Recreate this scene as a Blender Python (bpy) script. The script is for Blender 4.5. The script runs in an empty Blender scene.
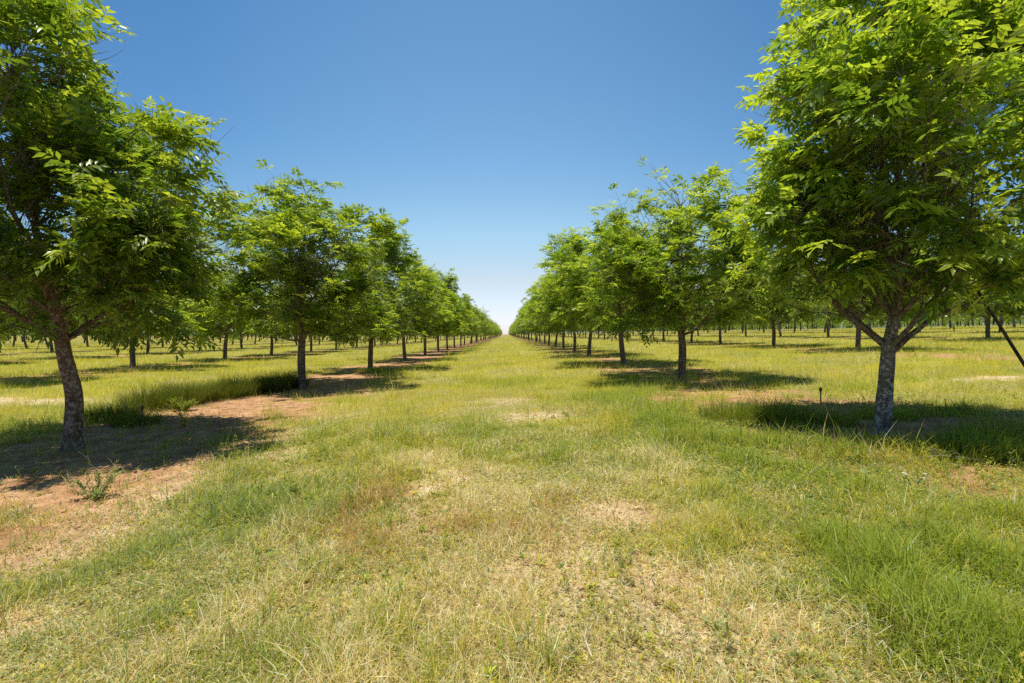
import bpy, math, random
import numpy as np

SEED = 11
rng = np.random.default_rng(SEED)
scene = bpy.context.scene
col = scene.collection
R = math.radians
UP = np.array([0.0, 0.0, 1.0])

# ------------------------------------------------------------------ helpers
def link(o, parent=None):
    col.objects.link(o)
    if parent is not None:
        o.parent = parent
    return o

def tag(o, label=None, cat=None, group=None, kind=None):
    if label: o["label"] = label
    if cat: o["category"] = cat
    if group: o["group"] = group
    if kind: o["kind"] = kind
    return o

def np_mesh(name, V, faces, mat, smooth=False, attrs=None):
    """V (n,3); faces: list of int arrays (m,k); attrs: dict name -> (n,) or (n,4) point values"""
    me = bpy.data.meshes.new(name)
    V = np.asarray(V, dtype=np.float32)
    me.vertices.add(len(V))
    me.vertices.foreach_set("co", V.ravel())
    idx = np.concatenate([f.ravel() for f in faces]).astype(np.int32)
    tot = np.concatenate([np.full(len(f), f.shape[1], np.int32) for f in faces])
    start = np.concatenate([[0], np.cumsum(tot)[:-1]]).astype(np.int32)
    me.loops.add(len(idx))
    me.loops.foreach_set("vertex_index", idx)
    me.polygons.add(len(tot))
    me.polygons.foreach_set("loop_start", start)
    me.polygons.foreach_set("loop_total", tot)
    me.update(calc_edges=True)
    if smooth:
        me.polygons.foreach_set("use_smooth", np.ones(len(tot), dtype=bool))
    for k, a in (attrs or {}).items():
        a = np.asarray(a, dtype=np.float32)
        if a.ndim == 1:
            at = me.attributes.new(k, 'FLOAT', 'POINT')
            at.data.foreach_set("value", a)
        else:
            at = me.attributes.new(k, 'FLOAT_COLOR', 'POINT')
            at.data.foreach_set("color", a.ravel())
    if mat is not None:
        me.materials.append(mat)
    return me

def empty(name, loc, rotz=0.0):
    o = bpy.data.objects.new(name, None)
    o.empty_display_size = 0.3
    o.location = loc
    o.rotation_euler = (0, 0, rotz)
    return link(o)

def _hash(ix, iy, s):
    h = (ix.astype(np.int64) * 374761393 + iy.astype(np.int64) * 668265263 + s * 1442695041) & 0xFFFFFFFF
    h = ((h ^ (h >> 13)) * 1274126177) & 0xFFFFFFFF
    h = h ^ (h >> 16)
    return (h & 0xFFFFFF) / float(0xFFFFFF)

def vnoise(x, y, s):
    ix, iy = np.floor(x), np.floor(y)
    fx, fy = x - ix, y - iy
    fx = fx * fx * (3 - 2 * fx); fy = fy * fy * (3 - 2 * fy)
    a = _hash(ix, iy, s); b = _hash(ix + 1, iy, s); c = _hash(ix, iy + 1, s); d = _hash(ix + 1, iy + 1, s)
    return (a * (1 - fx) + b * fx) * (1 - fy) + (c * (1 - fx) + d * fx) * fy

def fbm(x, y, s, f=1.0, o=4):
    t = 0; amp = .5; tot = 0
    for k in range(o):
        t = t + amp * vnoise(x * f + 17.3 * k, y * f - 9.1 * k, s + k)
        tot += amp; amp *= .5; f *= 2.03
    return t / tot

def sstep(a, b, x):
    t = np.clip((x - a) / (b - a), 0, 1)
    return t * t * (3 - 2 * t)

def gauss(x, y, cx, cy, rx, ry):
    return np.exp(-(((x - cx) / rx) ** 2 + ((y - cy) / ry) ** 2))

# ------------------------------------------------------------------ land
XL, XR = -6.55, 5.15           # the two rows beside the lane
PL, PR = 12.4, 12.6            # distance from row to row outwards

def ground_z(x, y):
    x = np.asarray(x, float); y = np.asarray(y, float)
    z = .4 * sstep(-7.5, 6.5, x) + .040 * np.clip(x - 5.5, 0, 62)
    z = z + .05 * (fbm(x, y, 7, 2.6, 3) - .5) * np.exp(-np.maximum(0, np.abs(y)) / 14) + .07 * (fbm(x, y, 5, .45, 3) - .5) * np.exp(-np.maximum(0, np.abs(y)) / 80)
    return z

def row_dist(x):
    """distance to the nearest tree row line"""
    x = np.asarray(x, float)
    l = np.abs(((XL - x + PL / 2) % PL) - PL / 2)
    r = np.abs(((x - XR + PR / 2) % PR) - PR / 2)
    return np.where(x < -.7, l, r)

def masks(x, y):
    """bare soil, lush green, straw (0..1 each)"""
    n1 = fbm(x, y, 21, .55, 4); n2 = fbm(x, y, 41, .9, 4); n3 = fbm(x, y, 61, .28, 3); n4 = fbm(x, y, 81, 2.1, 3)
    rd = row_dist(x)
    first_l = np.exp(-((x - XL) / 3.0) ** 4)
    first_r = np.exp(-((x - XR) / 3.0) ** 4)
    # bare strips beneath the trees
    strip = sstep(2.6, .7, rd + (n1 - .5) * 3.0)
    bare = strip * (.46 + .5 * first_l + .0 * first_r)
    for cx, cy, rx, ry, a in ((-5.6, 6.4, 2.6, 2.9, 1.1), (-5.3, 9.8, 1.6, 1.8, .8), (-3.7, 3.6, .75, .6, .75), (-3.6, 5.0, .45, .45, .7), (-4.6, 4.6, .9, .6, .7),
                              (-5.2, 14.5, 1.8, 2.2, .9), (5.9, 6.6, 2.0, .9, 1.2), (5.0, 5.75, .7, .35, 1.0), (4.6, 6.6, .5, .3, .9), (4.3, 9.3, .8, .7, .8), (4.6, 14.3, 1.0, .8, .9), (-13, 12.6, 2.6, .8, .75),
                              (12.2, 11.6, 1.7, .6, .8), (-9.6, 13.2, 1.6, .5, .35), (.5, 8.9, .75, .8, .72), (-.2, 10.9, .9, 1.1, .4),
                              (-.65, 5.3, .6, 1.1, .62), (.7, 3.0, .8, .6, .62), (-1.7, 2.6, .6, .5, .45), (.1, 2.3, .35, .3, .5), (1.1, 2.4, .5, .4, .5), (-.6, 4.2, .5, .6, .55), (1.0, 3.9, .45, .4, .6), (-4.1, 3.9, 1.0, .7, .9), (-3.0, 2.7, .7, .3, .5), (-1.1, 6.4, .35, .5, .5)):
        bare = np.maximum(bare, a * gauss(x, y, cx, cy, rx, ry) * (.5 + 1.0 * n2))
    kl = sstep(-2.4, -3.4, x)
    bare = np.clip(bare * ((.15 + .35 * kl) + (1.75 - .55 * kl) * n4), 0, 1)
    # lush
    lush = .75 * sstep(.58, .75, n3 * .6 + n2 * .4)
    lush = lush + .95 * sstep(1.2, 2.6, x + (n1 - .5) * 1.8) * sstep(4.7, 3.6, x) * sstep(16, 8, y)
    for cx, cy, rx, ry, a in ((-2.45, 4.5, .7, 1.0, .95), (-1.5, 8.2, .9, 2.5, .35), (.75, 5.5, .5, .8, .55), (-3.2, 8.2, .8, 1.3, .5), (-8.4, 12.6, .75, 3.2, 1.2),
                              (-2.2, 2.9, .9, .6, .4), (4.2, 7.4, .9, .9, 1.1), (5.0, 4.9, .9, .7, 1.0), (-8.2, 10.0, .55, .6, 1.2), (.1, 14, .8, 2.2, .6), (-9.5, 8.0, 2.2, 2.0, .5)):
        lush = np.maximum(lush, a * gauss(x, y, cx, cy, rx, ry) * (.45 + 1.1 * n2))
    lush = np.clip(lush + .35 * np.exp(-((rd - 2.3) / .7) ** 2) * n1 * (y > 4), 0, 1)
    straw = (1 - .4 * sstep(5, 11, y)) * np.clip(sstep(.42, .6, fbm(x, y, 101, .75, 4) * .65 + n4 * .35) + .45 * sstep(2.4, .4, np.abs(x - .2)) * sstep(9, 3, y) - .55 * lush, 0, 1)
    return bare, lush, straw

# ------------------------------------------------------------------ materials
def new_mat(name):
    m = bpy.data.materials.new(name); m.use_nodes = True
    nt = m.node_tree; nt.nodes.clear()
    return m, nt, nt.nodes, nt.links

def N(ns, t, **k):
    n = ns.new(t)
    for a, b in k.items(): setattr(n, a, b)
    return n

def mixcol(ns, ls, fac, a, b, bt='MIX'):
    n = ns.new('ShaderNodeMix'); n.data_type = 'RGBA'; n.blend_type = bt
    for sock, v in ((n.inputs[0], fac), (n.inputs[6], a), (n.inputs[7], b)):
        if hasattr(v, 'is_linked'): ls.new(v, sock)
        elif isinstance(v, (int, float)): sock.default_value = v
        else: sock.default_value = (*v, 1)
    return n.outputs[2]

def ramp(ns, ls, fac, stops):
    n = ns.new('ShaderNodeValToRGB')
    e = n.color_ramp.elements
    while len(e) < len(stops): e.new(.5)
    for el, (p, c) in zip(e, stops):
        el.position = p; el.color = (*c, 1) if len(c) == 3 else c
    ls.new(fac, n.inputs[0])
    return n.outputs[0]

def noise(ns, ls, vec, scale, detail=4, rough=.55):
    n = ns.new('ShaderNodeTexNoise'); n.inputs['Scale'].default_value = scale
    n.inputs['Detail'].default_value = detail; n.inputs['Roughness'].default_value = rough
    if vec is not None: ls.new(vec, n.inputs['Vector'])
    return n.outputs['Fac']

def mat_foliage(name, trans=.45, gloss=.32, spec=.5, backlit=(1.5, 1.35, .45)):
    m, nt, ns, ls = new_mat(name)
    at = N(ns, 'ShaderNodeAttribute', attribute_name='tint')
    oi = N(ns, 'ShaderNodeObjectInfo')
    hs = N(ns, 'ShaderNodeHueSaturation')
    mr = N(ns, 'ShaderNodeMapRange'); mr.inputs['To Min'].default_value = .88; mr.inputs['To Max'].default_value = 1.14
    ls.new(oi.outputs['Random'], mr.inputs['Value']); ls.new(mr.outputs[0], hs.inputs['Value'])
    ls.new(at.outputs['Color'], hs.inputs['Color'])
    c = hs.outputs['Color']
    p = N(ns, 'ShaderNodeBsdfPrincipled')
    ls.new(c, p.inputs['Base Color']); p.inputs['Roughness'].default_value = gloss
    p.inputs['Specular IOR Level'].default_value = spec
    t = N(ns, 'ShaderNodeBsdfTranslucent')
    ls.new(mixcol(ns, ls, 1.0, c, backlit, 'MULTIPLY'), t.inputs['Color'])
    mx = N(ns, 'ShaderNodeMixShader'); mx.inputs[0].default_value = trans
    ls.new(p.outputs[0], mx.inputs[1]); ls.new(t.outputs[0], mx.inputs[2])
    o = N(ns, 'ShaderNodeOutputMaterial'); ls.new(mx.outputs[0], o.inputs[0])
    return m

def mat_bark(name, a=(.085, .055, .036), b=(.23, .17, .125), pale=(.36, .31, .26)):
    m, nt, ns, ls = new_mat(name)
    tc = N(ns, 'ShaderNodeTexCoord')
    mp = N(ns, 'ShaderNodeMapping'); mp.inputs['Scale'].default_value = (14, 14, 3.2)
    ls.new(tc.outputs['Object'], mp.inputs['Vector'])
    n1 = noise(ns, ls, mp.outputs[0], 1.6, 7, .68)
    n2 = noise(ns, ls, tc.outputs['Object'], 17, 6, .7)
    n3 = noise(ns, ls, tc.outputs['Object'], 38, 3, .6)
    c = ramp(ns, ls, n1, [(.34, a), (.62, b)])
    f = ramp(ns, ls, n2, [(.50, (0, 0, 0)), (.57, (.85, .85, .85))])
    c = mixcol(ns, ls, f, c, pale)
    c = mixcol(ns, ls, .45, c, ramp(ns, ls, n3, [(.3, (.25, .25, .25)), (.7, (1, 1, 1))]), 'MULTIPLY')
    p = N(ns, 'ShaderNodeBsdfPrincipled'); ls.new(c, p.inputs['Base Color'])
    p.inputs['Roughness'].default_value = .9; p.inputs['Specular IOR Level'].default_value = .2
    bp = N(ns, 'ShaderNodeBump'); bp.inputs['Strength'].default_value = .9; bp.inputs['Distance'].default_value = .03
    ls.new(n1, bp.inputs['Height']); ls.new(bp.outputs[0], p.inputs['Normal'])
    o = N(ns, 'ShaderNodeOutputMaterial'); ls.new(p.outputs[0], o.inputs[0])
    return m

def mat_plain(name, ca, cb, scale=30, rough=.6, metallic=0):
    m, nt, ns, ls = new_mat(name)
    tc = N(ns, 'ShaderNodeTexCoord')
    c = ramp(ns, ls, noise(ns, ls, tc.outputs['Object'], scale, 5), [(.35, ca), (.65, cb)])
    p = N(ns, 'ShaderNodeBsdfPrincipled'); ls.new(c, p.inputs['Base Color'])
    p.inputs['Roughness'].default_value = rough; p.inputs['Metallic'].default_value = metallic
    o = N(ns, 'ShaderNodeOutputMaterial'); ls.new(p.outputs[0], o.inputs[0])
    return m

def mat_ground():
    m, nt, ns, ls = new_mat('meadow_ground')
    at = N(ns, 'ShaderNodeAttribute', attribute_name='cover')
    sp = N(ns, 'ShaderNodeSeparateColor'); ls.new(at.outputs['Color'], sp.inputs[0])
    ge = N(ns, 'ShaderNodeNewGeometry'); P = ge.outputs['Position']
    nf = noise(ns, ls, P, 26, 6, .7); nm = noise(ns, ls, P, 3.1, 5, .6); nb = noise(ns, ls, P, .35, 4, .55); nff = noise(ns, ls, P, 110, 3, .65)
    soil = ramp(ns, ls, nm, [(.3, (.33, .165, .08)), (.55, (.62, .36, .19)), (.75, (.76, .53, .32))])
    pale = ramp(ns, ls, nm, [(.3, (.52, .38, .20)), (.55, (.72, .56, .34)), (.75, (.80, .68, .46))])
    soil = mixcol(ns, ls, at.outputs['Alpha'], pale, soil)
    soil = mixcol(ns, ls, .8, soil, ramp(ns, ls, nff, [(.34, (.42, .38, .34)), (.56, (1.1, 1.1, 1.1))]), 'MULTIPLY')
    thatch = ramp(ns, ls, nf, [(.34, (.10, .08, .035)), (.5, (.36, .29, .13)), (.64, (.66, .56, .34))])
    green = ramp(ns, ls, nf, [(.36, (.07, .09, .015)), (.64, (.29, .31, .055))])
    gy = mixcol(ns, ls, ramp(ns, ls, nb, [(.32, (.1, .1, .1)), (.66, (.85, .85, .85))]), green, ramp(ns, ls, nf, [(.3, (.34, .31, .045)), (.7, (.60, .52, .085))]))
    c = mixcol(ns, ls, sp.outputs['Blue'], gy, thatch)
    c = mixcol(ns, ls, sp.outputs['Green'], c, green)
    # soil edges broken up by fine noise
    ad = N(ns, 'ShaderNodeMath', operation='ADD'); ls.new(sp.outputs['Red'], ad.inputs[0])
    mu = N(ns, 'ShaderNodeMath', operation='MULTIPLY_ADD'); ls.new(nf, mu.inputs[0]); mu.inputs[1].default_value = .7; mu.inputs[2].default_value = -.35
    ls.new(mu.outputs[0], ad.inputs[1])
    c = mixcol(ns, ls, ramp(ns, ls, ad.outputs[0], [(.22, (0, 0, 0)), (.55, (1, 1, 1))]), c, soil)
    p = N(ns, 'ShaderNodeBsdfPrincipled'); ls.new(c, p.inputs['Base Color'])
    p.inputs['Roughness'].default_value = 1; p.inputs['Specular IOR Level'].default_value = .08
    bp = N(ns, 'ShaderNodeBump'); bp.inputs['Strength'].default_value = .5; bp.inputs['Distance'].default_value = .04
    ls.new(nf, bp.inputs['Height']); ls.new(bp.outputs[0], p.inputs['Normal'])
    o = N(ns, 'ShaderNodeOutputMaterial'); ls.new(p.outputs[0], o.inputs[0])
    return m

M_LEAF = mat_foliage('pecan_leaves', .52, .34, .6, (1.6, 1.62, .5))
M_GRASS = mat_foliage('grass_blades', .5, .6, .3, (1.4, 1.35, .65))
M_BARK = mat_bark('pecan_bark')
M_BARK_PALE = mat_bark('grey_mottled_bark', (.085, .066, .05), (.27, .225, .175), (.60, .55, .47))
M_BARK_RED = mat_bark('warm_bark', (.10, .055, .035), (.28, .18, .115), (.48, .41, .34))
M_TWIG = mat_plain('dry_twig', (.20, .16, .12), (.46, .40, .31), 25, .85)
M_STALK = mat_plain('bleached_stalk', (.42, .36, .24), (.62, .55, .40), 25, .8)
M_POLE = mat_plain('weathered_wood', (.035, .028, .022), (.09, .075, .06), 14, .85)
M_RISER = mat_plain('dark_riser', (.05, .04, .03), (.11, .09, .07), 20, .55)
M_HEAD = mat_plain('brown_cap', (.06, .035, .025), (.11, .07, .045), 30, .5)
M_PETAL = mat_plain('white_petal', (.72, .72, .68), (.85, .85, .82), 30, .6)
M_GROUND = mat_ground()

# ------------------------------------------------------------------ ground sheet
def graded(lo, hi, step, n):
    """coordinates fine (step) round 0 and coarse outwards"""
    pos = [0.0]; s = step
    while pos[-1] < max(abs(lo), hi):
        pos.append(pos[-1] + s)
        if pos[-1] > n: s *= 1.06
    pos = np.array(pos)
    a = np.concatenate([-pos[:0:-1], pos])
    return a[(a >= lo * 1.1) & (a <= hi * 1.1)]
gx = graded(-1500, 1500, .11, 11)
gy = np.concatenate([np.array([-1500., -700, -300, -120, -60, -30, -15, -8, -4, -2, -1, -.4]), graded(-1, 1900, .11, 18)[lambda a: a >= 0] if False else (lambda a: a[a >= 0])(graded(-1, 1900, .11, 18))])
GX, GY = np.meshgrid(gx, gy)
gv = np.stack([GX, GY, ground_z(GX, GY)], -1).reshape(-1, 3)
b, l, s = masks(gv[:, 0], gv[:, 1])
gcol = np.stack([b, l, s, sstep(3.6, 2.2, row_dist(gv[:, 0]))], -1)
ny, nx = GX.shape
ii = np.arange(ny * nx).reshape(ny, nx)
gf = np.stack([ii[:-1, :-1], ii[:-1, 1:], ii[1:, 1:], ii[1:, :-1]], -1).reshape(-1, 4)
ground = link(bpy.data.objects.new('ground', np_mesh('ground', gv, [gf], M_GROUND, True, {'cover': gcol})))
tag(ground, 'sandy orchard ground with reddish bare soil strips beneath the tree rows', 'ground', kind='structure')

# ------------------------------------------------------------------ grass
def blade_batch(px, py, pz, L, W, az, lean, curl, colr, tip_mul, three=False):
    """arched blades; lean = angle from vertical at the base, curl = extra bend at the tip. returns V, faces, colours"""
    n = len(px)
    dx, dy = np.cos(az), np.sin(az)
    sx, sy = -dy, dx
    # face turned a little at random
    tw = rng.uniform(-.9, .9, n)
    wx = sx * np.cos(tw) + dx * np.sin(tw); wy = sy * np.cos(tw) + dy * np.sin(tw)
    l1 = .5 * L; l2 = .5 * L
    mx = px + dx * np.sin(lean) * l1; my = py + dy * np.sin(lean) * l1; mz = pz + np.cos(lean) * l1
    a2 = lean + curl
    tx = mx + dx * np.sin(a2) * l2; ty = my + dy * np.sin(a2) * l2; tz = np.maximum(mz + np.cos(a2) * l2, pz + .004)
    h = W / 2
    if three:
        V = np.stack([np.stack([px - wx * h, py - wy * h, pz], -1), np.stack([px + wx * h, py + wy * h, pz], -1), np.stack([tx, ty, tz], -1)], 1)
        F = [(np.arange(n)[:, None] * 3 + np.array([0, 1, 2]))]
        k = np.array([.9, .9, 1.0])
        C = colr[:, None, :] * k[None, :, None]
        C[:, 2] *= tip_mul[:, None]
    else:
        V = np.stack([np.stack([px - wx * h * .8, py - wy * h * .8, pz], -1), np.stack([px + wx * h * .8, py + wy * h * .8, pz], -1),
                      np.stack([mx + wx * h, my + wy * h, mz], -1), np.stack([mx - wx * h, my - wy * h, mz], -1), np.stack([tx, ty, tz], -1)], 1)
        b5 = np.arange(n)[:, None] * 5
        F = [b5 + np.array([0, 1, 2, 3]), b5 + np.array([3, 2, 4])]
        k = np.array([.6, .6, .95, .95, 1.05])  # blade foot darkened in the colour, painting dark gaps in the sward
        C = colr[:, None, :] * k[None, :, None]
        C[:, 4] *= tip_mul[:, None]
    return V.reshape(-1, 3), F, C.reshape(-1, 3)

STRAW = np.array([[.68, .59, .36], [.62, .52, .28], [.80, .73, .52], [.46, .37, .19]])
BROWN = np.array([[.44, .29, .11], [.36, .23, .085], [.52, .36, .15]])
YGREEN = np.array([[.46, .42, .06], [.56, .485, .09], [.37, .37, .045], [.46, .45, .065]])
GREEN = np.array([[.25, .31, .04], [.30, .36, .05], [.19, .25, .04], [.34, .385, .055]])
BLUEG = np.array([[.20, .27, .09], [.26, .32, .13], [.32, .36, .18]])

def pick(pal, n):
    c = np.minimum(pal * 1.25, .88)[rng.integers(0, len(pal), n)]
    return c * rng.uniform(.75, 1.22, (n, 1)) * rng.uniform(.94, 1.06, (n, 3))

grass_V, grass_F, grass_C, grass_off = [], {3: [], 4: []}, [], 0
def push(V, F, C):
    global grass_off
    for f in F: grass_F[f.shape[1]].append(f + grass_off)
    grass_V.append(V); grass_C.append(C); grass_off += len(V)

def scatter(y0, y1, density, wmul, lmul, three, side=1.22, mode='grass'):
    # uniform points over a trapezoid in front of the lane's near end, a margin to each side
    area_w = lambda y: 2 * (side * y + 1.2)
    n = int(density * (y1 - y0) * (area_w(y0) + area_w(y1)) / 2)
    u = rng.random(n)
    ya, yb = area_w(y0), area_w(y1)
    # inverse cdf of linear width
    k = (yb - ya) / (y1 - y0)
    y = y0 + ((-ya + np.sqrt(ya * ya + 2 * k * u * (ya * (y1 - y0) + k * (y1 - y0) ** 2 / 2))) / k if k > 1e-6 else u * (y1 - y0))
    x = (rng.random(n) - .5) * area_w(1) * 0
    x = (rng.random(n) - .5) * 2 * (side * y + 1.2)
    b, l, s = masks(x, y)
    clump = fbm(x, y, 131, 5.5, 2)
    if mode == 'litter': b = b * .35
    keep = rng.random(n) < np.clip(1.12 - 1.15 * b, .03, 1) * np.clip(.25 + 1.5 * clump + .5 * l - .12 * s, .15, 1)
    x, y, b, l, s, clump = x[keep], y[keep], b[keep], l[keep], s[keep], clump[keep]
    n = len(x)
    z = ground_z(x, y) - .004
    n5 = fbm(x, y, 151, .5, 3); n6 = fbm(x, y, 171, 1.6, 3)
    ps = np.clip(.06 + .75 * s + 1.6 * (n6 - .52) - .3 * l + .25 * b, .03, .92) * (1 - .55 * sstep(5, 11, y))
    pg = np.clip(.16 + 1.0 * l + 3.6 * (n5 - .54), .02, .95) * (1 - .35 * sstep(9, 20, y))
    r1, r2 = rng.random(n), rng.random(n)
    n7 = fbm(x, y, 251, 3.1, 2); n8 = fbm(x, y, 271, 1.1, 3)
    gp = sstep(.52, .62, n7 * .5 + n8 * .5) * (1 - .6 * sstep(6, 14, y)) * (1 - .45 * sstep(1.9, .9, np.abs(x - .2)))
    pg = np.clip(pg + .75 * gp, 0, .95); ps = ps * (1 - .75 * gp)
    c = np.where((r1 < ps)[:, None], pick(STRAW, n), np.where((r2 < pg)[:, None], pick(GREEN, n), pick(YGREEN, n)))
    br = (r1 < ps) & (rng.random(n) < sstep(.5, .66, fbm(x, y, 231, .8, 3)))
    c = np.where(br[:, None], pick(BROWN, n), c)
    bl = (x < -.6) & (rng.random(n) < .45 * sstep(-.3, -2.5, x) * sstep(9, 4, y)) & (r1 >= ps)
    c = np.where(bl[:, None], pick(BLUEG, n), c)
    tus = fbm(x, y, 211, 2.3, 3)
    tall = np.clip((.85 + .12 * l + 1.2 * (n6 - .5)) * (.45 + 2.6 * np.clip(tus - .38, 0, .4) / .4 * .55), .28, 2.4)
    tall = tall * (1 + .3 * gp)
    L = rng.gamma(6, 1 / 6, n) * .112 * tall * lmul * (1 + .35 * sstep(5, 12, y))
    W = rng.uniform(.0022, .0052, n) * wmul * (1 + .35 * l)
    lean = np.abs(rng.normal(.55, .45, n)) + .35 * (r1 < ps) * rng.random(n)
    if mode == 'litter':
        c = np.where((rng.random(n) < .25 + .5 * (b > .15))[:, None], pick(BROWN, n) * .8, pick(STRAW, n) * 1.15); lean = rng.uniform(1.25, 1.5, n); L = rng.uniform(.04, .14, n) * lmul; z = z + rng.uniform(.0, .02, n)
        W = W * .8; curl = rng.uniform(-.1, .12, n)
    elif mode == 'weed':
        c = np.where((r2 < .6)[:, None], pick(BLUEG, n) * 1.1, pick(YGREEN, n)); L = rng.uniform(.012, .034, n) * lmul; W = L * rng.uniform(.28, .45, n); lean = rng.uniform(.5, 1.4, n)
        z = z + rng.uniform(.0, .06, n); curl = rng.uniform(0, .5, n)
    else:
        curl = rng.uniform(.1, 1.1, n)
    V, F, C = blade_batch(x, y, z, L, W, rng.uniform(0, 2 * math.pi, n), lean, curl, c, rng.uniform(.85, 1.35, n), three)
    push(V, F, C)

DENS = 1.0
scatter(1.0, 4.0, 7600 * DENS, .95, .85, False)
scatter(4.0, 8.0, 3200 * DENS, 1.35, 1.0, False)
scatter(8.0, 16., 900 * DENS, 1.9, 1.2, True)
scatter(16., 34., 230 * DENS, 3.4, 1.35, True, 1.12)
scatter(34., 75., 38 * DENS, 7.0, 1.5, True, 1.1)
scatter(75., 180., 3.2 * DENS, 18., 1.6, True, 1.08)
scatter(1.0, 4.5, 2200 * DENS, .9, .75, False, mode='litter')
scatter(4.5, 11., 500 * DENS, 1.4, 1.2, True, mode='litter')
scatter(1.0, 4.5, 2600 * DENS, 1.0, 1.0, False, mode='weed')
scatter(4.5, 9., 700 * DENS, 1.0, 1.5, False, mode='weed')

# low rosettes of broadleaf weeds and small leafy sprigs
def rosettes(n, y0, y1, sprig):
    y = y0 + (y1 - y0) * np.sqrt(rng.random(n)); x = rng.uniform(-1.2, 1.2, n) * (y + .6)
    b, l, s_ = masks(x, y)
    k = rng.random(n) < sstep(.40, .60, fbm(x, y, 291, .7, 3)) * (1 - b * .8)
    x, y = x[k], y[k]; n = len(x); m = 22 if sprig else 11
    z = ground_z(x, y); tone = pick(np.concatenate([BLUEG, GREEN, YGREEN * .9]), n)
    X, Y, Z = (np.repeat(q, m) for q in (x, y, z)); c = np.repeat(tone, m, 0) * rng.uniform(.8, 1.25, (n * m, 1))
    if sprig:
        h = np.repeat(rng.uniform(.08, .24, n), m); t = rng.random(n * m)
        la, ll = np.repeat(rng.uniform(0, 6.28, n), m), np.repeat(rng.uniform(.05, .5, n), m)
        X = X + np.cos(la) * ll * h * t + rng.normal(0, .012, n * m); Y = Y + np.sin(la) * ll * h * t + rng.normal(0, .012, n * m); Z = Z + h * t
        L = rng.uniform(.018, .04, n * m); W = L * .3; lean = rng.uniform(.4, 1.3, n * m)
    else:
        L = np.repeat(rng.uniform(.04, .085, n), m) * rng.uniform(.6, 1.1, n * m); W = L * .26; lean = rng.uniform(.8, 1.4, n * m); Z = Z + .006
    V, F, C = blade_batch(X, Y, Z, L, W, rng.uniform(0, 6.28, n * m), lean, rng.uniform(0, .4, n * m), c, np.ones(n * m) * 1.05, False)
    push(V, F, C)
rosettes(2600, 1.2, 9, False); rosettes(4200, 1.2, 10, True)

# taller seed stems
def stems(y0, y1, dens, w):
    n = int(dens * (y1 - y0) * (y0 + y1) * 1.25)
    y = y0 + (y1 - y0) * np.sqrt(rng.random(n)); x = rng.uniform(-1.25, 1.25, n) * y
    b, l, s = masks(x, y); k = (b < .35) & (rng.random(n) < .2 + .8 * fbm(x, y, 191, 1.1, 2)); x, y = x[k], y[k]; n = len(x)
    V, F, C = blade_batch(x, y, ground_z(x, y), rng.uniform(.14, .30, n), np.full(n, w), rng.uniform(0, 6.28, n), np.abs(rng.normal(.15, .2, n)), rng.uniform(.1, .6, n), pick(STRAW, n) * .95, np.full(n, 1.2), False)
    push(V, F, C)
stems(1.2, 6, 62, .0026); stems(6, 14, 34, .004)

# ------------------------------------------------------------------ tubes
class Tubes:
    def __init__(s): s.V = []; s.F = []; s.n = 0
    def add(s, pts, rad, sides=6, cap=True):
        pts = np.asarray(pts, float); rad = np.asarray(rad, float); n = len(pts)
        T = np.gradient(pts, axis=0); T /= np.linalg.norm(T, axis=1)[:, None] + 1e-9
        ref = np.array([1.0, 0, 0]) if abs(T[0, 0]) < .8 else np.array([0, 1.0, 0])
        rings = []
        ang = np.arange(sides) / sides * 2 * math.pi
        for k in range(n):
            u = ref - T[k] * ref.dot(T[k]); u /= np.linalg.norm(u) + 1e-9; ref = u
            v = np.cross(T[k], u)
            rings.append(pts[k] + rad[k] * (np.cos(ang)[:, None] * u + np.sin(ang)[:, None] * v))
        V = np.concatenate(rings)
        i = np.arange(n - 1)[:, None] * sides; j = np.arange(sides)[None, :]; j2 = (j + 1) % sides
        F = np.stack([i + j, i + j2, i + sides + j2, i + sides + j], -1).reshape(-1, 4) + s.n
        s.V.append(V); s.F.append(F); s.n += len(V)
        if cap:
            c = pts[-1] + T[-1] * rad[-1] * .5
            s.V.append(c[None]); base = s.n - sides
            jj = np.arange(sides); f = np.stack([base + jj, base + (jj + 1) % sides, np.full(sides, s.n), np.full(sides, s.n)], -1)
            s.capF = getattr(s, 'capF', []); s.capF.append(f[:, :3]); s.n += 1
    def mesh(s, name, mat):
        F = [np.concatenate(s.F)]
        if hasattr(s, 'capF'): F.append(np.concatenate(s.capF))
        return np_mesh(name, np.concatenate(s.V), F, mat, True)

def unit(v): return v / (np.linalg.norm(v) + 1e-9)

# ------------------------------------------------------------------ pecan trees
LEAF_DARK = np.array([.075, .14, .024]); LEAF_MID = np.array([.19, .285, .042]); LEAF_NEW = np.array([.46, .53, .085])

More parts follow.
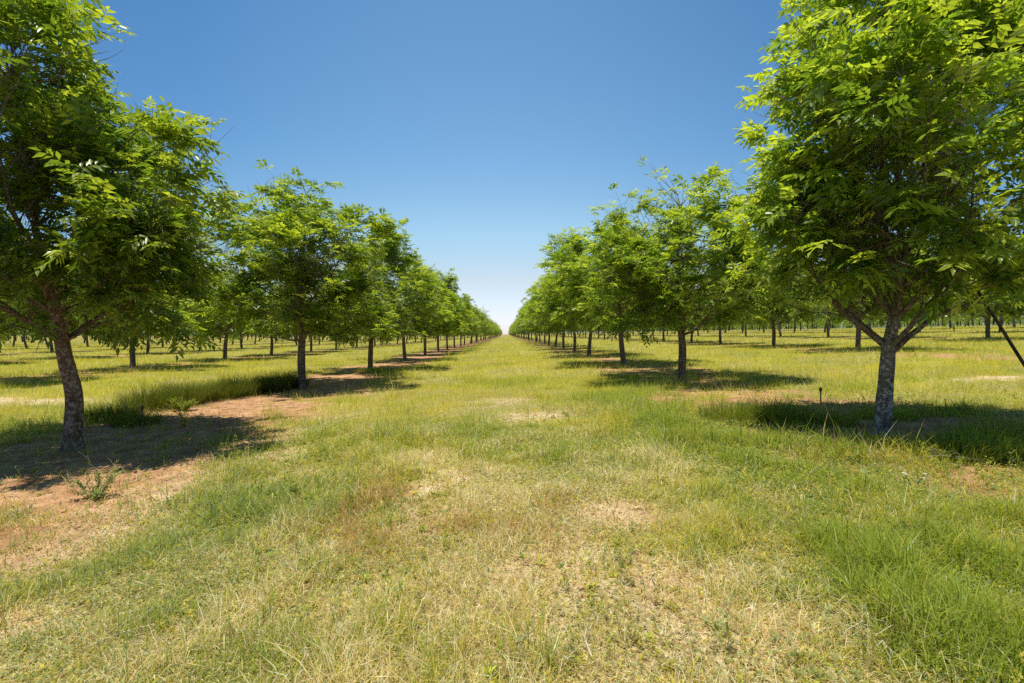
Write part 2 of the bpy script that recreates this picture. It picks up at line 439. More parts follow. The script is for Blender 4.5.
def leaves_mesh(name, P, D, size, young, K, lw, rs):
    """pinnate compound leaves: K leaflets each, folded along the midrib"""
    n = len(P)
    roll = rs.normal(0, .45, n)
    S = np.cross(D, UP); S /= np.linalg.norm(S, axis=1)[:, None] + 1e-6
    Nn = np.cross(S, D)
    S2 = S * np.cos(roll)[:, None] + Nn * np.sin(roll)[:, None]; N2 = np.cross(S2, D)
    droop = rs.uniform(.05, .33, n)
    pairs = (K - 1) // 2
    ts, sd = [], []
    for k in range(pairs):
        t = .28 + .72 * k / max(1, pairs)
        ts += [t, t]; sd += [1, -1]
    ts.append(1.0); sd.append(0)
    ts = np.array(ts); sd = np.array(sd)
    K = len(ts)
    pos = P[:, None] + D[:, None] * (size[:, None] * ts)[..., None] - UP * (size[:, None] * droop[:, None] * ts ** 2)[..., None]
    ax = D[:, None] - UP * (2 * droop[:, None] * ts)[..., None] * .8
    ax /= np.linalg.norm(ax, axis=2)[..., None]
    a = np.where(sd == 0, 1.0, .62); bs = sd * .8
    ld = ax * a[None, :, None] + S2[:, None] * bs[None, :, None] + rs.normal(0, .16, (n, K, 3)) - UP * .12
    ld /= np.linalg.norm(ld, axis=2)[..., None]
    ll = size[:, None] * lw[0] * (.75 + .4 * np.sin(np.pi * np.clip(ts * .8 + .1, 0, 1)))[None] * rs.uniform(.85, 1.15, (n, K))
    wv = np.cross(ld, N2[:, None] + rs.normal(0, .25, (n, K, 3))); wv /= np.linalg.norm(wv, axis=2)[..., None] + 1e-6
    nv = np.cross(wv, ld)
    ww = ll * lw[1]
    mid = pos + ld * (ll * .42)[..., None] + nv * (ll * .05)[..., None]
    tip = pos + ld * ll[..., None] - UP * (ll * .16)[..., None]
    mL = mid + wv * (ww / 2)[..., None]; mR = mid - wv * (ww / 2)[..., None]
    V = np.stack([pos, mR, tip, mL], 2).reshape(-1, 3)
    b4 = np.arange(n * K)[:, None] * 4
    F = [np.concatenate([b4 + np.array([0, 1, 2]), b4 + np.array([0, 2, 3])])]
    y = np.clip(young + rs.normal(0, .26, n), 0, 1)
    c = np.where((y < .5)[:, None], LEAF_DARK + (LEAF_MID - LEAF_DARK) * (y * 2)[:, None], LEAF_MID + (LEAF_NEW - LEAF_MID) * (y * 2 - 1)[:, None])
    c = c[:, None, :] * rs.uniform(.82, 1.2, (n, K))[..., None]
    c = np.repeat(c.reshape(-1, 3), 4, 0)
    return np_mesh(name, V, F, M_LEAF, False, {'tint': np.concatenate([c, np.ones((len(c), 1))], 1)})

def path(p, d, L, n, rs, wob, up=0.0, droop=0.0):
    """a wandering polyline; up pulls towards the vertical, droop bends the end down"""
    pts = [np.array(p, float)]; d = unit(np.array(d, float)); dirs = [d]
    for k in range(n):
        d = unit(d + rs.normal(0, wob, 3) + UP * (up - droop * (k / n) ** 1.5))
        pts.append(pts[-1] + d * L / n); dirs.append(d)
    return np.array(pts), np.array(dirs)

def make_variant(seed, H=6.9, fork=1.75, trunk=None, limbs=None, crown_r=2.5, r0=.118):
    """skeleton of one pecan: trunk tubes, a list of limb tubes, and leaf anchors"""
    rs = np.random.default_rng(seed)
    T = Tubes(); LIMBS = []; anchors = []
    if trunk is None:
        bx, by = rs.normal(0, .05, 2); lean = rs.normal(0, .045, 2)
        tp = np.array([[0, 0, -.15], [0, 0, .05], [bx * .6 + lean[0] * .5, by * .6 + lean[1] * .5, .55], [bx + lean[0], by + lean[1], 1.1], [bx * .4 + lean[0] * 1.7, by * .4 + lean[1] * 1.7, fork]])
    else:
        tp = np.array(trunk, float)
    # resample smoothly
    t = np.linspace(0, 1, len(tp)); tt = np.linspace(0, 1, 15)
    tps = np.stack([np.interp(tt, t, tp[:, k]) for k in range(3)], -1)
    for _ in range(2): tps[1:-1] = (tps[:-2] + 2 * tps[1:-1] + tps[2:]) / 4
    rad = r0 * (1.0 - .22 * tt) ; rad[:4] *= np.array([2.1, 1.62, 1.22, 1.05]); rad = rad * (1 + rs.normal(0, .025, len(rad)))
    top = tps[-1]
    # leader carries on to the top
    lead, ld = path(top, unit(tps[-1] - tps[-2]) * .6 + UP * .6, H - .55 - top[2], 12, rs, .09, .12)
    lr = .008 + (rad[-1] * .86 - .008) * (1 - np.linspace(0, 1, len(lead))) ** 1.5
    allp = np.concatenate([tps, lead[1:]]); allr = np.concatenate([rad, lr[1:]])
    T.add(allp, allr, 12)
    def anchor(p, d, env):
        anchors.append((p, d, env))
    def twig(tb, p, d, L):
        if p[2] < 1.62 + .3 * d[2]: return
        pts, ds = path(p, d, L, 4, rs, .16, .05, .05)
        tb.add(pts, np.linspace(.0045, .002, len(pts)), 4, False)
        for q in range(1, 5):
            anchor(pts[q], ds[q], q == 4)
        anchor((pts[3] + pts[4]) / 2, ds[4], 1)
    def branch(tb, p, d, L, r, depth):
        if depth and p[2] + d[2] * L < 1.75: return
        n = max(4, int(L / .22))
        pts, ds = path(p, d, L, n, rs, .10, .05 if depth == 0 else .07, .02)
        rr = r * (.2 + .8 * (1 - np.linspace(0, 1, len(pts))) ** 1.3); rr = np.maximum(rr, .004)
        tb.add(pts, rr, 7 if depth == 0 else 5)
        k0 = 1 if depth else max(1, int(n * .22))
        for k in range(k0, len(pts)):
            f = k / n
            side = unit(np.cross(ds[k], rs.normal(0, 1, 3)))
            if depth == 0:
                if pts[k][2] < 1.55: continue
                for _ in range(2 if rs.random() < .35 else 1):
                    side = unit(np.cross(ds[k], rs.normal(0, 1, 3)))
                    dd = unit(ds[k] * .55 + side * .85 + UP * .12)
                    branch(tb, pts[k], dd, min(L, 2.5) * (.50 - .24 * f) * rs.uniform(.6, 1.2), rr[k] * .40, 1)
            else:
                dd = unit(ds[k] * .6 + side * .8)
                twig(tb, pts[k], dd, rs.uniform(.25, .5))
        twig(tb, pts[-1], ds[-1], rs.uniform(.35, .6))
        if depth == 0: twig(tb, pts[-1], unit(ds[-1] + rs.normal(0, .3, 3)), rs.uniform(.35, .6))
    # main limbs: golden-angle spiral up the leader
    specs = []
    if limbs:
        specs += limbs
    nl = 15
    az = rs.uniform(0, 6.28)
    for k in range(nl):
        f = k / (nl - 1)
        z = fork - .12 + (H - fork) * .42 * f ** 1.1
        az += 2.4 + rs.normal(0, .25)
        if limbs and z < fork + .35: continue
        re_ = crown_r * (.92 + .08 * min(1, f * 4) - .34 * f * f) * rs.uniform(.82, 1.08)
        ze = fork + .95 + (H - fork - 1.75) * f ** .85 + rs.normal(0, .22)
        specs.append((z, az, (ze - z) / re_, re_ - .3, None))
    for q in range(3 if limbs else 5):
        az += 1.257 + rs.normal(0, .2)
        specs.append((max(fork, 1.6) + .1 * q, az, .34 + .2 * rs.random(), crown_r * rs.uniform(.65, .9), .024))
    for z, a, up, L, r in specs:
        k = np.argmin(np.abs(allp[:, 2] - z)); p = allp[k]
        tb = Tubes()
        d = unit(np.array([math.cos(a), math.sin(a), up]))
        branch(tb, p - d * allr[k] * .5, d, L * math.sqrt(1 + up * up), r * .85 if r else min(.055, allr[k] * .5), 0)
        LIMBS.append(tb)
    # upright shoots at the top: an uneven outline
    tb = Tubes()
    for k in range(4, len(lead)):
        for _ in range(2):
            side = unit(np.cross(ld[k], rs.normal(0, 1, 3)))
            branch(tb, lead[k], unit(UP * .9 + side * .8), rs.uniform(.6, 1.15), .018, 1)
    for k in range(3):
        a = rs.uniform(0, 6.28)
        branch(tb, lead[-4], unit(np.array([math.cos(a), math.sin(a), 1.5])), rs.uniform(.9, 1.5), .02, 1)
    T.V += tb.V; T.F += [f + T.n for f in tb.F]; T.capF = T.capF + [f + T.n for f in getattr(tb, 'capF', [])]; T.n += tb.n
    return T, LIMBS, anchors, H, fork, crown_r

def foliage_from(name, var, per, K, lw, size, seed, cap=None, dens=.25, n_leaves=4500):
    T, LIMBS, anchors, H, fork, cr = var
    rs = np.random.default_rng(seed)
    P = np.array([a[0] for a in anchors]); D = np.array([a[1] for a in anchors]); E = np.array([a[2] for a in anchors], float)
    ok = P[:, 2] > 1.62 - .35 * rs.random(len(P)) ** 2
    P, D, E = P[ok], D[ok], E[ok]
    if cap and len(P) > cap:
        q = rs.choice(len(P), cap, replace=False); P, D, E = P[q], D[q], E[q]
    if dens < 1:
        # whole sprays thinned together, so that gaps open between clumps
        cl = vnoise(P[:, 0] * 2.3 + P[:, 2] * 1.7 + 40, P[:, 1] * 2.3 - P[:, 2] * 1.9 + 40, seed)
        shell = sstep(.2, .7, np.linalg.norm(P[:, :2], axis=1) / cr + .5 * sstep(H * .6, H, P[:, 2]) + .45 * sstep(H * .5, H * .3, P[:, 2]))
        sc = .95 * cl + .62 * rs.random(len(P)) + .10 * shell + .08 * E
        m = min(len(P), n_leaves // per if not cap else int(len(P) * .5))
        q = np.argsort(-sc)[:m]
        P, D, E = P[q], D[q], E[q]
    P = np.repeat(P, per, 0); D = np.repeat(D, per, 0); E = np.repeat(E, per, 0)
    n = len(P)
    out = P - np.array([0, 0, H * .45]); out /= np.linalg.norm(out, axis=1)[:, None]
    rnd = rs.normal(0, 1, (n, 3)); rnd /= np.linalg.norm(rnd, axis=1)[:, None]
    d = D * .45 + rnd * .75 + out * .35 + UP * .02
    d[:, 2] = d[:, 2] * .6 + .06
    d /= np.linalg.norm(d, axis=1)[:, None]
    sz = size * rs.uniform(.7, 1.2, n)
    rr = np.linalg.norm(P[:, :2], axis=1) / cr
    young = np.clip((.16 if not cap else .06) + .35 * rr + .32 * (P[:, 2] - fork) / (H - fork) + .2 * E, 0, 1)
    return leaves_mesh(name, P + rs.normal(0, .045, (n, 3)), d, sz, young, K, lw, rs)

class Proto: pass
def make_proto(seed, hi=True, per=3, bark=None, n_leaves=4600, **kw):
    pr = Proto()
    var = make_variant(seed, **kw)
    pr.n_anchor = len(var[2])
    pr.trunk = var[0].mesh('trunk', M_BARK)
    if hi:
        pr.limbs = [t.mesh('limb', M_BARK) for t in var[1]]
        pr.crown = foliage_from('crown', var, per, 9, (.37, .38), .35, seed + 500, n_leaves=n_leaves)
    else:
        # limbs stay with the trunk when they are too small to tell apart
        T = var[0]
        for tb in var[1]:
            T.V += tb.V; T.F += [f + T.n for f in tb.F]; T.capF = T.capF + [f + T.n for f in getattr(tb, 'capF', [])]; T.n += tb.n
        pr.trunk = T.mesh('trunk', M_BARK); pr.limbs = []
        pr.crown = foliage_from('crown', var, 1, 5, (.62, .34), .46, seed + 500, 1500)
    pr.var = var
    if bark:
        pr.trunk.materials[0] = bark
    return pr

# the two nearest trees have a trunk of their own shape
left_one = make_proto(101, n_leaves=6200, bark=M_BARK_RED, H=7.3, fork=1.62, r0=.120, crown_r=3.05,
    trunk=[(0, 0, -.15), (.0, 0, .05), (.01, 0, .35), (.035, .02, .72), (-.02, .03, 1.02), (-.13, .04, 1.35), (-.16, .03, 1.62)])
right_one = make_proto(202, n_leaves=5300, bark=M_BARK_PALE, H=6.7, fork=1.18, r0=.108, crown_r=2.45,
    trunk=[(0, 0, -.15), (.0, 0, .05), (.02, 0, .4), (.05, 0, .8), (.09, .02, 1.18)],
    limbs=[(1.16, R(172), .8, 1.7, .055), (1.12, R(8), .62, 2.1, .058), (1.3, R(100), .9, 2.1, .045), (1.35, R(268), 1.1, 1.9, .045), (1.7, R(172), 2.0, 1.65, .05), (2.0, R(200), 3.4, 1.15, .045), (1.5, R(150), 1.5, 1.7, .045), (1.8, R(225), 2.1, 1.9, .045), (1.9, R(20), 2.6, 1.8, .045), (1.6, R(243), 1.0, 2.0, .035), (1.7, R(292), 1.05, 2.0, .035), (2.2, R(278), 1.7, 1.7, .035), (1.9, R(215), 1.3, 1.8, .035), (2.3, R(318), 1.5, 1.9, .035)])
HI = [make_proto(300 + 7 * k, H=7.15 + .3 * math.sin(k * 2.1), crown_r=3.3 + .2 * math.cos(k * 1.7)) for k in range(6)]
LO = [make_proto(600 + 7 * k, False, H=7.15 + .25 * math.sin(k * 1.3), crown_r=3.15) for k in range(5)]
print('leaflets', [len(p.crown.polygons) // 2 for p in [left_one, right_one] + HI + LO]); print('anchors', left_one.n_anchor, right_one.n_anchor, [p.n_anchor for p in HI], 'leaf tris', len(left_one.crown.polygons))

ORD = ['first', 'second', 'third', 'fourth', 'fifth', 'sixth', 'seventh', 'eighth', 'ninth', 'tenth', 'eleventh', 'twelfth']

def place_tree(pr, x, y, rotz, sc, label, group, limbs=True, zs=1.0, tilt=None):
    t = empty('pecan_tree', (x, y, float(ground_z(x, y))), rotz)
    t.scale = (sc, sc, sc * zs)
    if tilt: t.rotation_euler[0], t.rotation_euler[1] = tilt
    tag(t, label, 'tree', group)
    link(bpy.data.objects.new('trunk', pr.trunk), t)
    link(bpy.data.objects.new('crown', pr.crown), t)
    if limbs:
        for m in pr.limbs: link(bpy.data.objects.new('limb', m), t)
    return t

# tree places, row by row (row 1 beside the lane)
trees = []
yl = [7.31, 15.5, 22.9, 31.4, 39.3, 46.6, 53.9, 61.6]
yr = [6.49, 14.0, 21.1, 28.9, 35.6, 42.6, 50.4, 57.5]
rt = random.Random(5)
for side, x0, pitch, first in ((-1, XL, PL, yl), (1, XR, PR, yr)):
    for row in range(1, 17):
        x = x0 + side * pitch * (row - 1)
        if row == 1: ys = list(first) + [first[-1] + 7.55 * (k + 1) for k in range(75)]
        else:
            ph = {(-1, 2): 9.3, (-1, 3): 12.2, (1, 2): 8.9, (1, 3): 7.4}.get((side, row), 6 + (row * 2.9 + side) % 7.55)
            ys = [ph + 7.55 * k for k in range(70)]
        for k, y in enumerate(ys):
            jx, jy = rt.gauss(0, .18), rt.gauss(0, .2)
            if row == 1 and k < 8: jx, jy = rt.gauss(0, .08) if k > 1 else 0, 0
            X, Y = x + jx, y + jy
            if abs(X) > 1.14 * Y + 4.5: continue
            if (side, row, k) == (1, 2, 1): continue      # no tree there: a gap at the right edge
            missing = row > 1 and rt.random() < .03
            if missing: continue
            trees.append((math.hypot(X, Y) * (1 + .22 * (row - 1)), side, row, k, X, Y))
trees.sort()
N_THINGS = 285
sname = {-1: 'left', 1: 'right'}
count = {}
far = []
for i, (sc_, side, row, k, X, Y) in enumerate(trees):
    if i >= N_THINGS:
        far.append((X, Y)); continue
    o = count.get((side, row), 0); count[(side, row)] = o + 1
    S = sname[side]
    grp = f'pecan trees in row {ORD[row - 1]} to the {S} of the lane'
    rnd = random.Random(int(i * 77 + 3))
    sc = rnd.uniform(1.03, 1.18) if row > 1 else rnd.uniform(.98, 1.1) if k > 4 else rnd.uniform(1.04, 1.12)
    if (side, row) == (-1, 1) and k in (1, 2): sc = 1.24 - .06 * k
    rz = rnd.uniform(0, 6.28); limbs = Y < 34
    if row == 1:
        if k == 0:
            pr, rz, sc = (left_one, 0, 1) if side < 0 else (right_one, 0, 1)
            lab = ('nearest pecan tree on the left, its bent brown trunk standing on bare soil' if side < 0
                   else 'nearest pecan tree on the right, straight trunk forking low above shaded grass')
        else:
            pr = HI[(k * 2 + (side > 0) * 3) % 6] if Y < 75 else LO[i % 5]
            if o < 9: lab = f'{ORD[o]} pecan tree from the front in the row edging the lane on the {S}'
            elif Y < 200: lab = f'distant pecan tree beyond the ninth in the row edging the lane on the {S}'
            else: lab = f'tiny far off pecan tree near the vanishing end of the {S} lane row'
    else:
        pr = HI[(k + row) % 6] if math.hypot(X, Y) < 60 else LO[i % 5]
        if row == 2 and o < 4: lab = f'{ORD[o]} pecan tree from the front in the second row {S} of the lane'
        else: lab = f'pecan tree standing back in the {ORD[row - 1]} row {S} of the lane' + (', behind its four nearest' if row == 2 else '')
    near = row == 1 and k == 0
    zs = rnd.uniform(.9, 1.03) / sc * 1.0
    if row == 1 and k in (1, 2, 3): zs = {(-1, 1): 7.2, (-1, 2): 6.6, (-1, 3): 7.1, (1, 1): 6.45, (1, 2): 6.95, (1, 3): 6.9}[(side, k)] / (7.45 * sc)
    place_tree(pr, X, Y, rz, sc, lab, grp, limbs, 1 if near else zs, None if near else (rnd.gauss(0, R(1.8)), rnd.gauss(0, R(1.8))))

# the rest of the orchard, one mass
Vs, Fs, Cs, off = [], [], [], 0
TV, TF, tn = [], [], 0
rs = np.random.default_rng(9)
for X, Y in far:
    n = 330
    z0 = float(ground_z(X, Y))
    f = rs.random(n) ** .8
    rr = 2.55 * (1 - .6 * f ** 1.6) * np.sqrt(rs.random(n)) * (.85 + .15 * np.minimum(1, f * 5)); a = rs.uniform(0, 6.28, n)
    P = np.stack([X + rr * np.cos(a), Y + rr * np.sin(a), z0 + 1.55 + 5.2 * f + rs.normal(0, .2, n)], -1)
    d = rs.normal(0, 1, (n, 3)); d[:, 2] -= .35; d /= np.linalg.norm(d, axis=1)[:, None]
    w = np.cross(d, rs.normal(0, 1, (n, 3))); w /= np.linalg.norm(w, axis=1)[:, None]
    L = rs.uniform(.35, .7, n)[:, None]; W = rs.uniform(.2, .4, n)[:, None]
    V = np.stack([P, P + d * L * .5 - w * W / 2, P + d * L, P + d * L * .5 + w * W / 2], 1).reshape(-1, 3)
    b4 = np.arange(n)[:, None] * 4 + off
    Fs.append(b4 + np.array([0, 1, 2, 3])); Vs.append(V); off += len(V)
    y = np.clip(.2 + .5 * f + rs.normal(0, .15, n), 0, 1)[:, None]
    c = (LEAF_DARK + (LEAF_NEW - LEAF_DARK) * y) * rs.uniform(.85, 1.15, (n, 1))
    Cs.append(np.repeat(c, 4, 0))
    # trunk: a four sided post in the same mesh
    q = np.array([[-1, -1], [1, -1], [1, 1], [-1, 1]]) * .1
    tv = np.concatenate([np.c_[q * 1.1 + (X, Y), np.full(4, z0 - .1)], np.c_[q * .6 + (X, Y), np.full(4, z0 + 3.2)]])
    tf = np.array([[0, 1, 5, 4], [1, 2, 6, 5], [2, 3, 7, 6], [3, 0, 4, 7]]) + off
    Vs.append(tv); Fs.append(tf); off += 8
    Cs.append(np.full((8, 3), .05) * np.array([1, .8, .6]))
C = np.concatenate(Cs)
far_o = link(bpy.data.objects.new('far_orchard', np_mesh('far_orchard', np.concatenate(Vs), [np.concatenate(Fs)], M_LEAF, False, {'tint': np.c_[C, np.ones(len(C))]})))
tag(far_o, 'far off orchard trees merging into one green mass behind the nearer rows', 'trees', kind='stuff')

# ------------------------------------------------------------------ tufts and weeds that stand out one by one
def tuft(name, x, y, n, rad, L, pal, label, cat, group=None, lean=.35, W=.006, split=(1,)):
    a = rng.uniform(0, 6.28, n); r = rad * np.sqrt(rng.random(n))
    px, py = r * np.cos(a), r * np.sin(a)
    z0 = float(ground_z(x, y))
    pz = ground_z(x + px, y + py) - z0 - .005
    c = pick(pal, n)
    ln = np.abs(rng.normal(lean, .22, n)); az = a + rng.normal(0, .7, n)
    V, F, C = blade_batch(px, py, pz, L * rng.uniform(.55, 1.15, n) * (1 - .35 * (r / rad) ** 2), rng.uniform(.7, 1.3, n) * W, az, ln, rng.uniform(.15, .9, n), c, rng.uniform(.9, 1.3, n), False)
    o = bpy.data.objects.new(name, np_mesh(name, V, F, M_GRASS, False, {'tint': np.c_[C, np.ones(len(C))]}))
    o.location = (x, y, z0); link(o)
    return tag(o, label, cat, group)

tuft('grass_tuft', -8.05, 9.9, 1100, .45, .5, GREEN * .5, 'dark green tall grass tuft right behind the bent left trunk', 'grass tuft', 'tall grass tufts')  # palette darkened here and on the next tuft: shade put into the colour
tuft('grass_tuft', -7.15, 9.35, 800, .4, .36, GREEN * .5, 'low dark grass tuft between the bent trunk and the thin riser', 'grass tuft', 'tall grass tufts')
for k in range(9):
    tuft('grass_tuft', -8.25 + k * .145 + .12 * math.sin(k * 2.3), 11.2 + k * .6, 1100, .55, .78 + .08 * math.sin(k * 1.9), GREEN * .42, 'tall green grass tuft in the clump line between the first two left trees', 'grass tuft', 'grass tufts of the left clump line')  # shadowed side of the clump line painted in by a darker palette
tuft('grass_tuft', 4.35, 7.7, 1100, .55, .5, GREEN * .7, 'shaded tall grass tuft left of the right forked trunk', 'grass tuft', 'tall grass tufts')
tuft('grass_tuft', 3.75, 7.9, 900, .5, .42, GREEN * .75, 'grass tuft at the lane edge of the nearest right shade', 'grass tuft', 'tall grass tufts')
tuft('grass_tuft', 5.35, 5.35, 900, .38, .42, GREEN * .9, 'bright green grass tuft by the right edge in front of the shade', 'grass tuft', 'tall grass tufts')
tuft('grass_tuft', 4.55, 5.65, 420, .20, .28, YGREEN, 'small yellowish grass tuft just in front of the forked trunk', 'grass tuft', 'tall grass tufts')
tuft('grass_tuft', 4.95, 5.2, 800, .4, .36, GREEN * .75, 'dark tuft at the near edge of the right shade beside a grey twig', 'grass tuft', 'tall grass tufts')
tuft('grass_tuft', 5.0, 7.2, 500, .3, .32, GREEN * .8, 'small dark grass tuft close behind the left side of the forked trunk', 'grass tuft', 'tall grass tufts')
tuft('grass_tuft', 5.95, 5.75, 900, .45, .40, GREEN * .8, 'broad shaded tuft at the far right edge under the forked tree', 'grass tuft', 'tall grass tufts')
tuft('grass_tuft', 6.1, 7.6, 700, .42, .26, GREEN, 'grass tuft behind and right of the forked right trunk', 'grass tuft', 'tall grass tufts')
tuft('grass_tuft', -6.2, 22.4, 700, .9, .34, GREEN, 'wide grass tuft round the foot of the third left tree', 'grass tuft', 'tall grass tufts', W=.012)

def weed(name, x, y, nst, h, spread, pal, label):
    z0 = float(ground_z(x, y)); r2 = np.random.default_rng(int(abs(x * 100)) + 3)
    o = empty(name, (x, y, z0)); tag(o, label, 'weed', 'leafy weeds')
    tb = Tubes(); px, py, pz, az = [], [], [], []
    for k in range(nst):
        a = r2.uniform(0, 6.28); d = np.array([math.cos(a) * spread, math.sin(a) * spread, 1.0])
        pts, ds = path((0, 0, -.02), d, h * r2.uniform(.6, 1.1), 7, r2, .12, .05)
        tb.add(pts, np.linspace(.004, .0018, 8), 5)
        for q in range(1, 8):
            for _ in range(9):
                j = pts[q] + r2.normal(0, .014, 3); px.append(j[0]); py.append(j[1]); pz.append(j[2]); az.append(r2.uniform(0, 6.28))
    n = len(px)
    V, F, C = blade_batch(np.array(px), np.array(py), np.array(pz), r2.uniform(.03, .075, n), r2.uniform(.008, .017, n), np.array(az), r2.uniform(.4, 1.3, n), r2.uniform(0, .6, n), pick(pal, n), np.ones(n) * 1.1, False)
    me = tb.mesh('stem', M_GRASS)
    at = me.attributes.new('tint', 'FLOAT_COLOR', 'POINT'); at.data.foreach_set('color', np.tile(np.array([.16, .17, .06, 1], np.float32), len(me.vertices)))
    link(bpy.data.objects.new('stem', me), o)
    link(bpy.data.objects.new('foliage', np_mesh('foliage', V, F, M_GRASS, False, {'tint': np.c_[C, np.ones(n * 5)]})), o)
weed('leafy_weed', -4.25, 5.0, 9, .36, 1.0, BLUEG * 1.0, 'sparse grey green weed at the front edge of the left tree shade')
weed('leafy_weed', -7.35, 11.0, 30, .36, 1.3, GREEN * .95, 'bright feathery green weed beside the thin riser on the left')
weed('leafy_weed', -6.05, 9.1, 5, .32, .8, YGREEN, 'sparse spindly weed just right of the thin riser on the left')

# ------------------------------------------------------------------ irrigation risers, prop pole, twigs, flowers
def riser(x, y, h, lean, label):
    z0 = float(ground_z(x, y)); o = empty('irrigation_riser', (x, y, z0)); tag(o, label, 'riser', 'irrigation risers')
    t = Tubes(); top = np.array([lean, 0, h]); t.add([(0, 0, -.1), (0, 0, 0), top * .5, top], [.0115] * 4, 10)
    link(bpy.data.objects.new('stake', t.mesh('stake', M_RISER)), o)
    t = Tubes(); t.add([top + (0, 0, -.05), top + (0, 0, -.045), top + (0, 0, 0), top + (0, 0, .012), top + (0, 0, .03)], [.014, .024, .026, .016, .009], 12)
    link(bpy.data.objects.new('sprinkler_head', t.mesh('sprinkler_head', M_HEAD)), o)
    t = Tubes(); t.add([(.018, 0, .06), (.05, .01, .05), (.12, .03, .02), (.22, .02, .01)], [.006] * 4, 6)
    link(bpy.data.objects.new('feed_tube', t.mesh('feed_tube', M_RISER)), o)
riser(-6.93, 9.2, .36, .01, 'thin dark irrigation riser with round head near the bent left trunk')
riser(5.9, 8.9, .32, -.01, 'short dark irrigation riser left of the forked right trunk')

pb = (8.2, 7.0); pz = float(ground_z(*pb))
pole = Tubes(); pp = np.array([[0, 0, -.08], [-.28, .03, .44], [-.6, .05, .95], [-.92, .06, 1.46], [-1.2, .07, 1.9]])
pole.add(pp, [.024, .023, .022, .021, .02], 10)
po = bpy.data.objects.new('prop_pole', pole.mesh('prop_pole', M_POLE)); po.location = (*pb, pz); link(po)
tag(po, 'dark slanting wooden pole at the right edge propped into the low foliage', 'pole')

def twig_thing(x, y, pts, r, mat, label, side=0):
    z0 = float(ground_z(x, y)); t = Tubes(); pts = np.array(pts, float)
    for p in pts: p[2] += float(ground_z(x + p[0], y + p[1])) - z0
    t.add(pts, np.linspace(r, r * .5, len(pts)), 7)
    for k in range(side):
        q = pts[1 + k % (len(pts) - 1)]; a = rt.uniform(0, 6.28)
        e = q + np.array([math.cos(a) * .16, math.sin(a) * .16, .05]); t.add([q, (q + e) / 2 + (0, 0, .015), e], [r * .5, r * .4, r * .25], 5)
    o = bpy.data.objects.new('fallen_twig', t.mesh('fallen_twig', mat)); o.location = (x, y, z0); link(o)
    tag(o, label, 'twig', 'dry twigs and stalks on the ground')
twig_thing(-2.05, 2.55, [(-.12, -.08, .03), (-.02, .01, .045), (.1, .06, .04), (.2, .14, .025)], .006, M_STALK, 'upper of two pale dry stalks lying at the lower left')
twig_thing(-1.82, 2.35, [(-.1, -.07, .025), (.0, .02, .035), (.13, .09, .02)], .007, M_STALK, 'lower of two pale dry stalks lying at the lower left')
twig_thing(.42, 2.22, [(-.03, -.06, .02), (-.05, .02, .06), (-.02, .1, .07)], .006, M_STALK, 'short curved pale stalk at the bottom middle of the lane')
twig_thing(4.6, 5.0, [(-.25, .12, .03), (0, 0, .08), (.2, -.08, .07), (.4, -.12, .03)], .007, M_TWIG, 'grey branched twig lying at the shade edge below the forked trunk', 4)
twig_thing(5.05, 5.05, [(-.2, -.1, .03), (.0, .02, .10), (.14, .12, .16)], .006, M_TWIG, 'grey upright twig poking from grass near the right edge', 3)
twig_thing(-6.4, 9.3, [(-.1, 0, .02), (.1, .03, .12), (.28, .05, .3)], .009, M_TWIG, 'bent brown stick rising right of the thin left riser', 2)

# crumbs of soil and dry leaf scraps lying on the bare strips
nc = 16000
cx_ = rng.uniform(-9.5, 9.5, nc); cy_ = 2.2 + 14 * rng.random(nc) ** 1.3
cb, _, _ = masks(cx_, cy_); kk = rng.random(nc) < cb * 1.4; cx_, cy_ = cx_[kk], cy_[kk]; nc = len(cx_)
cr = .006 + .022 * rng.random(nc) ** 4
base = np.array([[1, 0, 0], [-.5, .87, 0], [-.5, -.87, 0], [.1, 0, .8], [0, 0, -.6]])
cv = base[None] * cr[:, None, None] * rng.uniform(.6, 1.4, (nc, 5, 3)); ca = rng.uniform(0, 6.28, nc)
cv = np.stack([cv[..., 0] * np.cos(ca)[:, None] - cv[..., 1] * np.sin(ca)[:, None], cv[..., 0] * np.sin(ca)[:, None] + cv[..., 1] * np.cos(ca)[:, None], cv[..., 2]], -1)
cv += np.stack([cx_, cy_, ground_z(cx_, cy_) + cr * .2], -1)[:, None]
c5 = np.arange(nc)[:, None] * 5
cf = np.concatenate([c5 + np.array(q) for q in ((0, 1, 3), (1, 2, 3), (2, 0, 3), (1, 0, 4), (2, 1, 4), (0, 2, 4))])
M_CLOD = mat_plain('soil_crumb', (.30, .17, .09), (.58, .38, .22), 3, 1)
cl_o = link(bpy.data.objects.new('soil_crumbs', np_mesh('soil_crumbs', cv.reshape(-1, 3), [cf], M_CLOD)))
tag(cl_o, 'loose reddish soil crumbs scattered over the bare strips under the trees', 'soil', kind='stuff')

fl = empty('wildflower', (3.66, 4.25, float(ground_z(3.66, 4.25)))); tag(fl, 'small white wildflower in the green grass on the right', 'flower')
t = Tubes(); PV, PF, pn = [], [], 0
for k in range(4):
    a = k * 1.7; e = np.array([math.cos(a) * .09, math.sin(a) * .09, (.09 + .02 * k)])
    t.add([(0, 0, -.01), e * .5, e], [.003, .0025, .002], 5)
    for q in range(6):
        b = q * 1.047; u = np.array([math.cos(b), math.sin(b), .25]); w = np.array([-math.sin(b), math.cos(b), 0])
        PV += [e, e + u * .010 - w * .005, e + u * .018, e + u * .010 + w * .005]; PF.append([pn, pn + 1, pn + 2, pn + 3]); pn += 4
me = t.mesh('stem', M_GRASS); at = me.attributes.new('tint', 'FLOAT_COLOR', 'POINT'); at.data.foreach_set('color', np.tile(np.array([.12, .2, .05, 1], np.float32), len(me.vertices)))
link(bpy.data.objects.new('stem', me), fl)
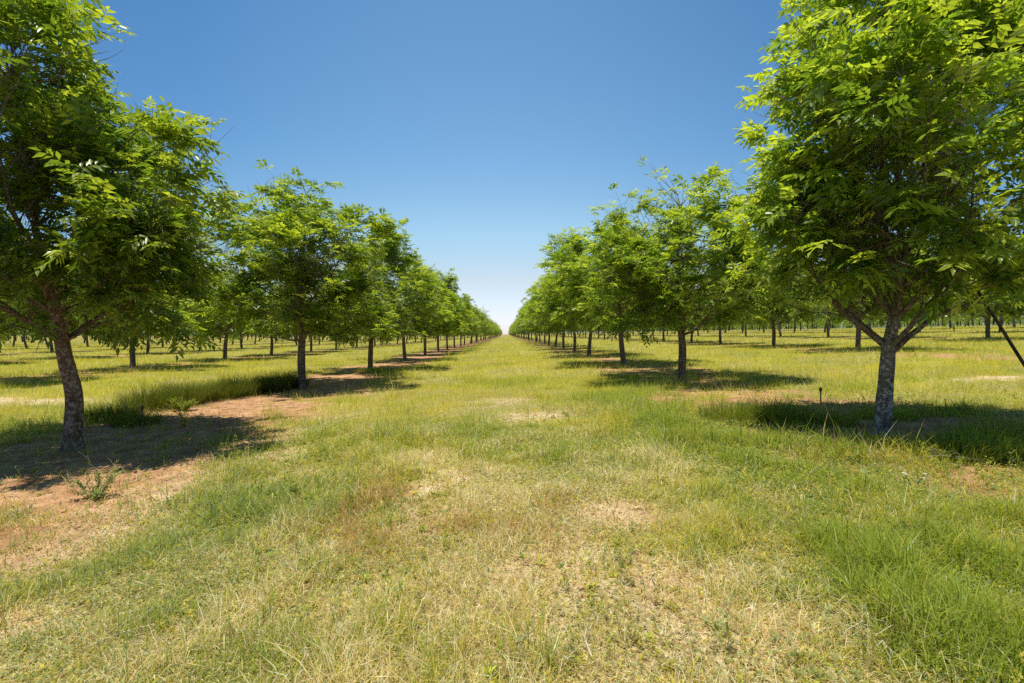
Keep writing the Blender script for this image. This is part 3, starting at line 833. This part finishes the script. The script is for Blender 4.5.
link(bpy.data.objects.new('petals', np_mesh('petals', np.array(PV), [np.array(PF)], M_PETAL)), fl)

# the sward itself
C = np.concatenate(grass_C)
F = [np.concatenate(v) for v in grass_F.values() if v]
grass = link(bpy.data.objects.new('grass', np_mesh('grass', np.concatenate(grass_V), F, M_GRASS, False, {'tint': np.c_[C, np.ones(len(C))]})))
tag(grass, 'patchy dry and green grass covering the lane and the spaces between rows', 'grass', kind='stuff')
print('grass verts', len(C))

# ------------------------------------------------------------------ light, sky, camera
EL, AZ = 80.0, -130.0                      # azimuth from +Y, negative to the left
w = bpy.data.worlds.new('World'); scene.world = w; w.use_nodes = True
nt = w.node_tree; bg = nt.nodes['Background']
sky = nt.nodes.new('ShaderNodeTexSky'); sky.sky_type = 'NISHITA'; sky.sun_disc = False
sky.sun_elevation = R(EL); sky.sun_rotation = R(AZ); sky.altitude = 1200; sky.air_density = 1.0; sky.dust_density = .6; sky.ozone_density = 1.6
# blue deepens with height (world direction); unseen zenith darkened to cut ambient light
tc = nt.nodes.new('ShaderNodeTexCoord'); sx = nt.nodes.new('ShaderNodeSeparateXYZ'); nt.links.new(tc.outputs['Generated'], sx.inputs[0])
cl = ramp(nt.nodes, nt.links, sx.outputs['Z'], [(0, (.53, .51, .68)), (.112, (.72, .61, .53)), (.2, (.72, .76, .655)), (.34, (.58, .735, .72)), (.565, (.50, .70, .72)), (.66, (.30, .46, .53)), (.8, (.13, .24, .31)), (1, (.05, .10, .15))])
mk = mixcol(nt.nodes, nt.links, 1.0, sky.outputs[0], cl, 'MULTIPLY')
# and tinted deeper beside the lane than along it, also cutting side ambient light
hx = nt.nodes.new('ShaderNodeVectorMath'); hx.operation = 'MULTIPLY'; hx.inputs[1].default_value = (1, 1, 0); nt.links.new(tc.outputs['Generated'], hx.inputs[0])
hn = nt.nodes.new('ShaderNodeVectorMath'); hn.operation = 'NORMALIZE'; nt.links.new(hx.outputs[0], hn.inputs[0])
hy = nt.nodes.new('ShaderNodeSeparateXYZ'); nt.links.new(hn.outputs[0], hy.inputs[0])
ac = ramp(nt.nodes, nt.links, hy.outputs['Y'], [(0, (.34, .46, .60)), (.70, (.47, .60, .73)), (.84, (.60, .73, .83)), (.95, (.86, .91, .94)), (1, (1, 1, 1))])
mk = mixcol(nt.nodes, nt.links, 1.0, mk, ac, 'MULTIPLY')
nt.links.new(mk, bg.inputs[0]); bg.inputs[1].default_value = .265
sd = bpy.data.lights.new('sun', 'SUN'); sd.energy = 5.0; sd.angle = R(.53); sd.color = (1.0, .95, .87)
so = bpy.data.objects.new('sun', sd); link(so); so.location = (-20, 40, 60)
d = np.array([math.sin(R(AZ)) * math.cos(R(EL)), math.cos(R(AZ)) * math.cos(R(EL)), math.sin(R(EL))])
import mathutils
so.rotation_euler = mathutils.Vector(d).to_track_quat('Z', 'Y').to_euler()

cd = bpy.data.cameras.new('camera'); co = bpy.data.objects.new('camera', cd); link(co)
cd.sensor_width = 36; cd.lens = 36 * 480 / 1024; cd.clip_end = 5000; cd.clip_start = .05
co.location = (0, 0, 1.75)
co.rotation_euler = (R(90) - math.atan(7.5 / 480), 0, -math.atan(6 / 480))
scene.camera = co

scene.view_settings.view_transform = 'Standard'; scene.view_settings.look = 'None'; scene.view_settings.exposure = 0; scene.view_settings.gamma = 1
cy = scene.cycles
cy.max_bounces = 6; cy.diffuse_bounces = 3; cy.glossy_bounces = 2; cy.transmission_bounces = 4; cy.transparent_max_bounces = 4
cy.use_denoising = False
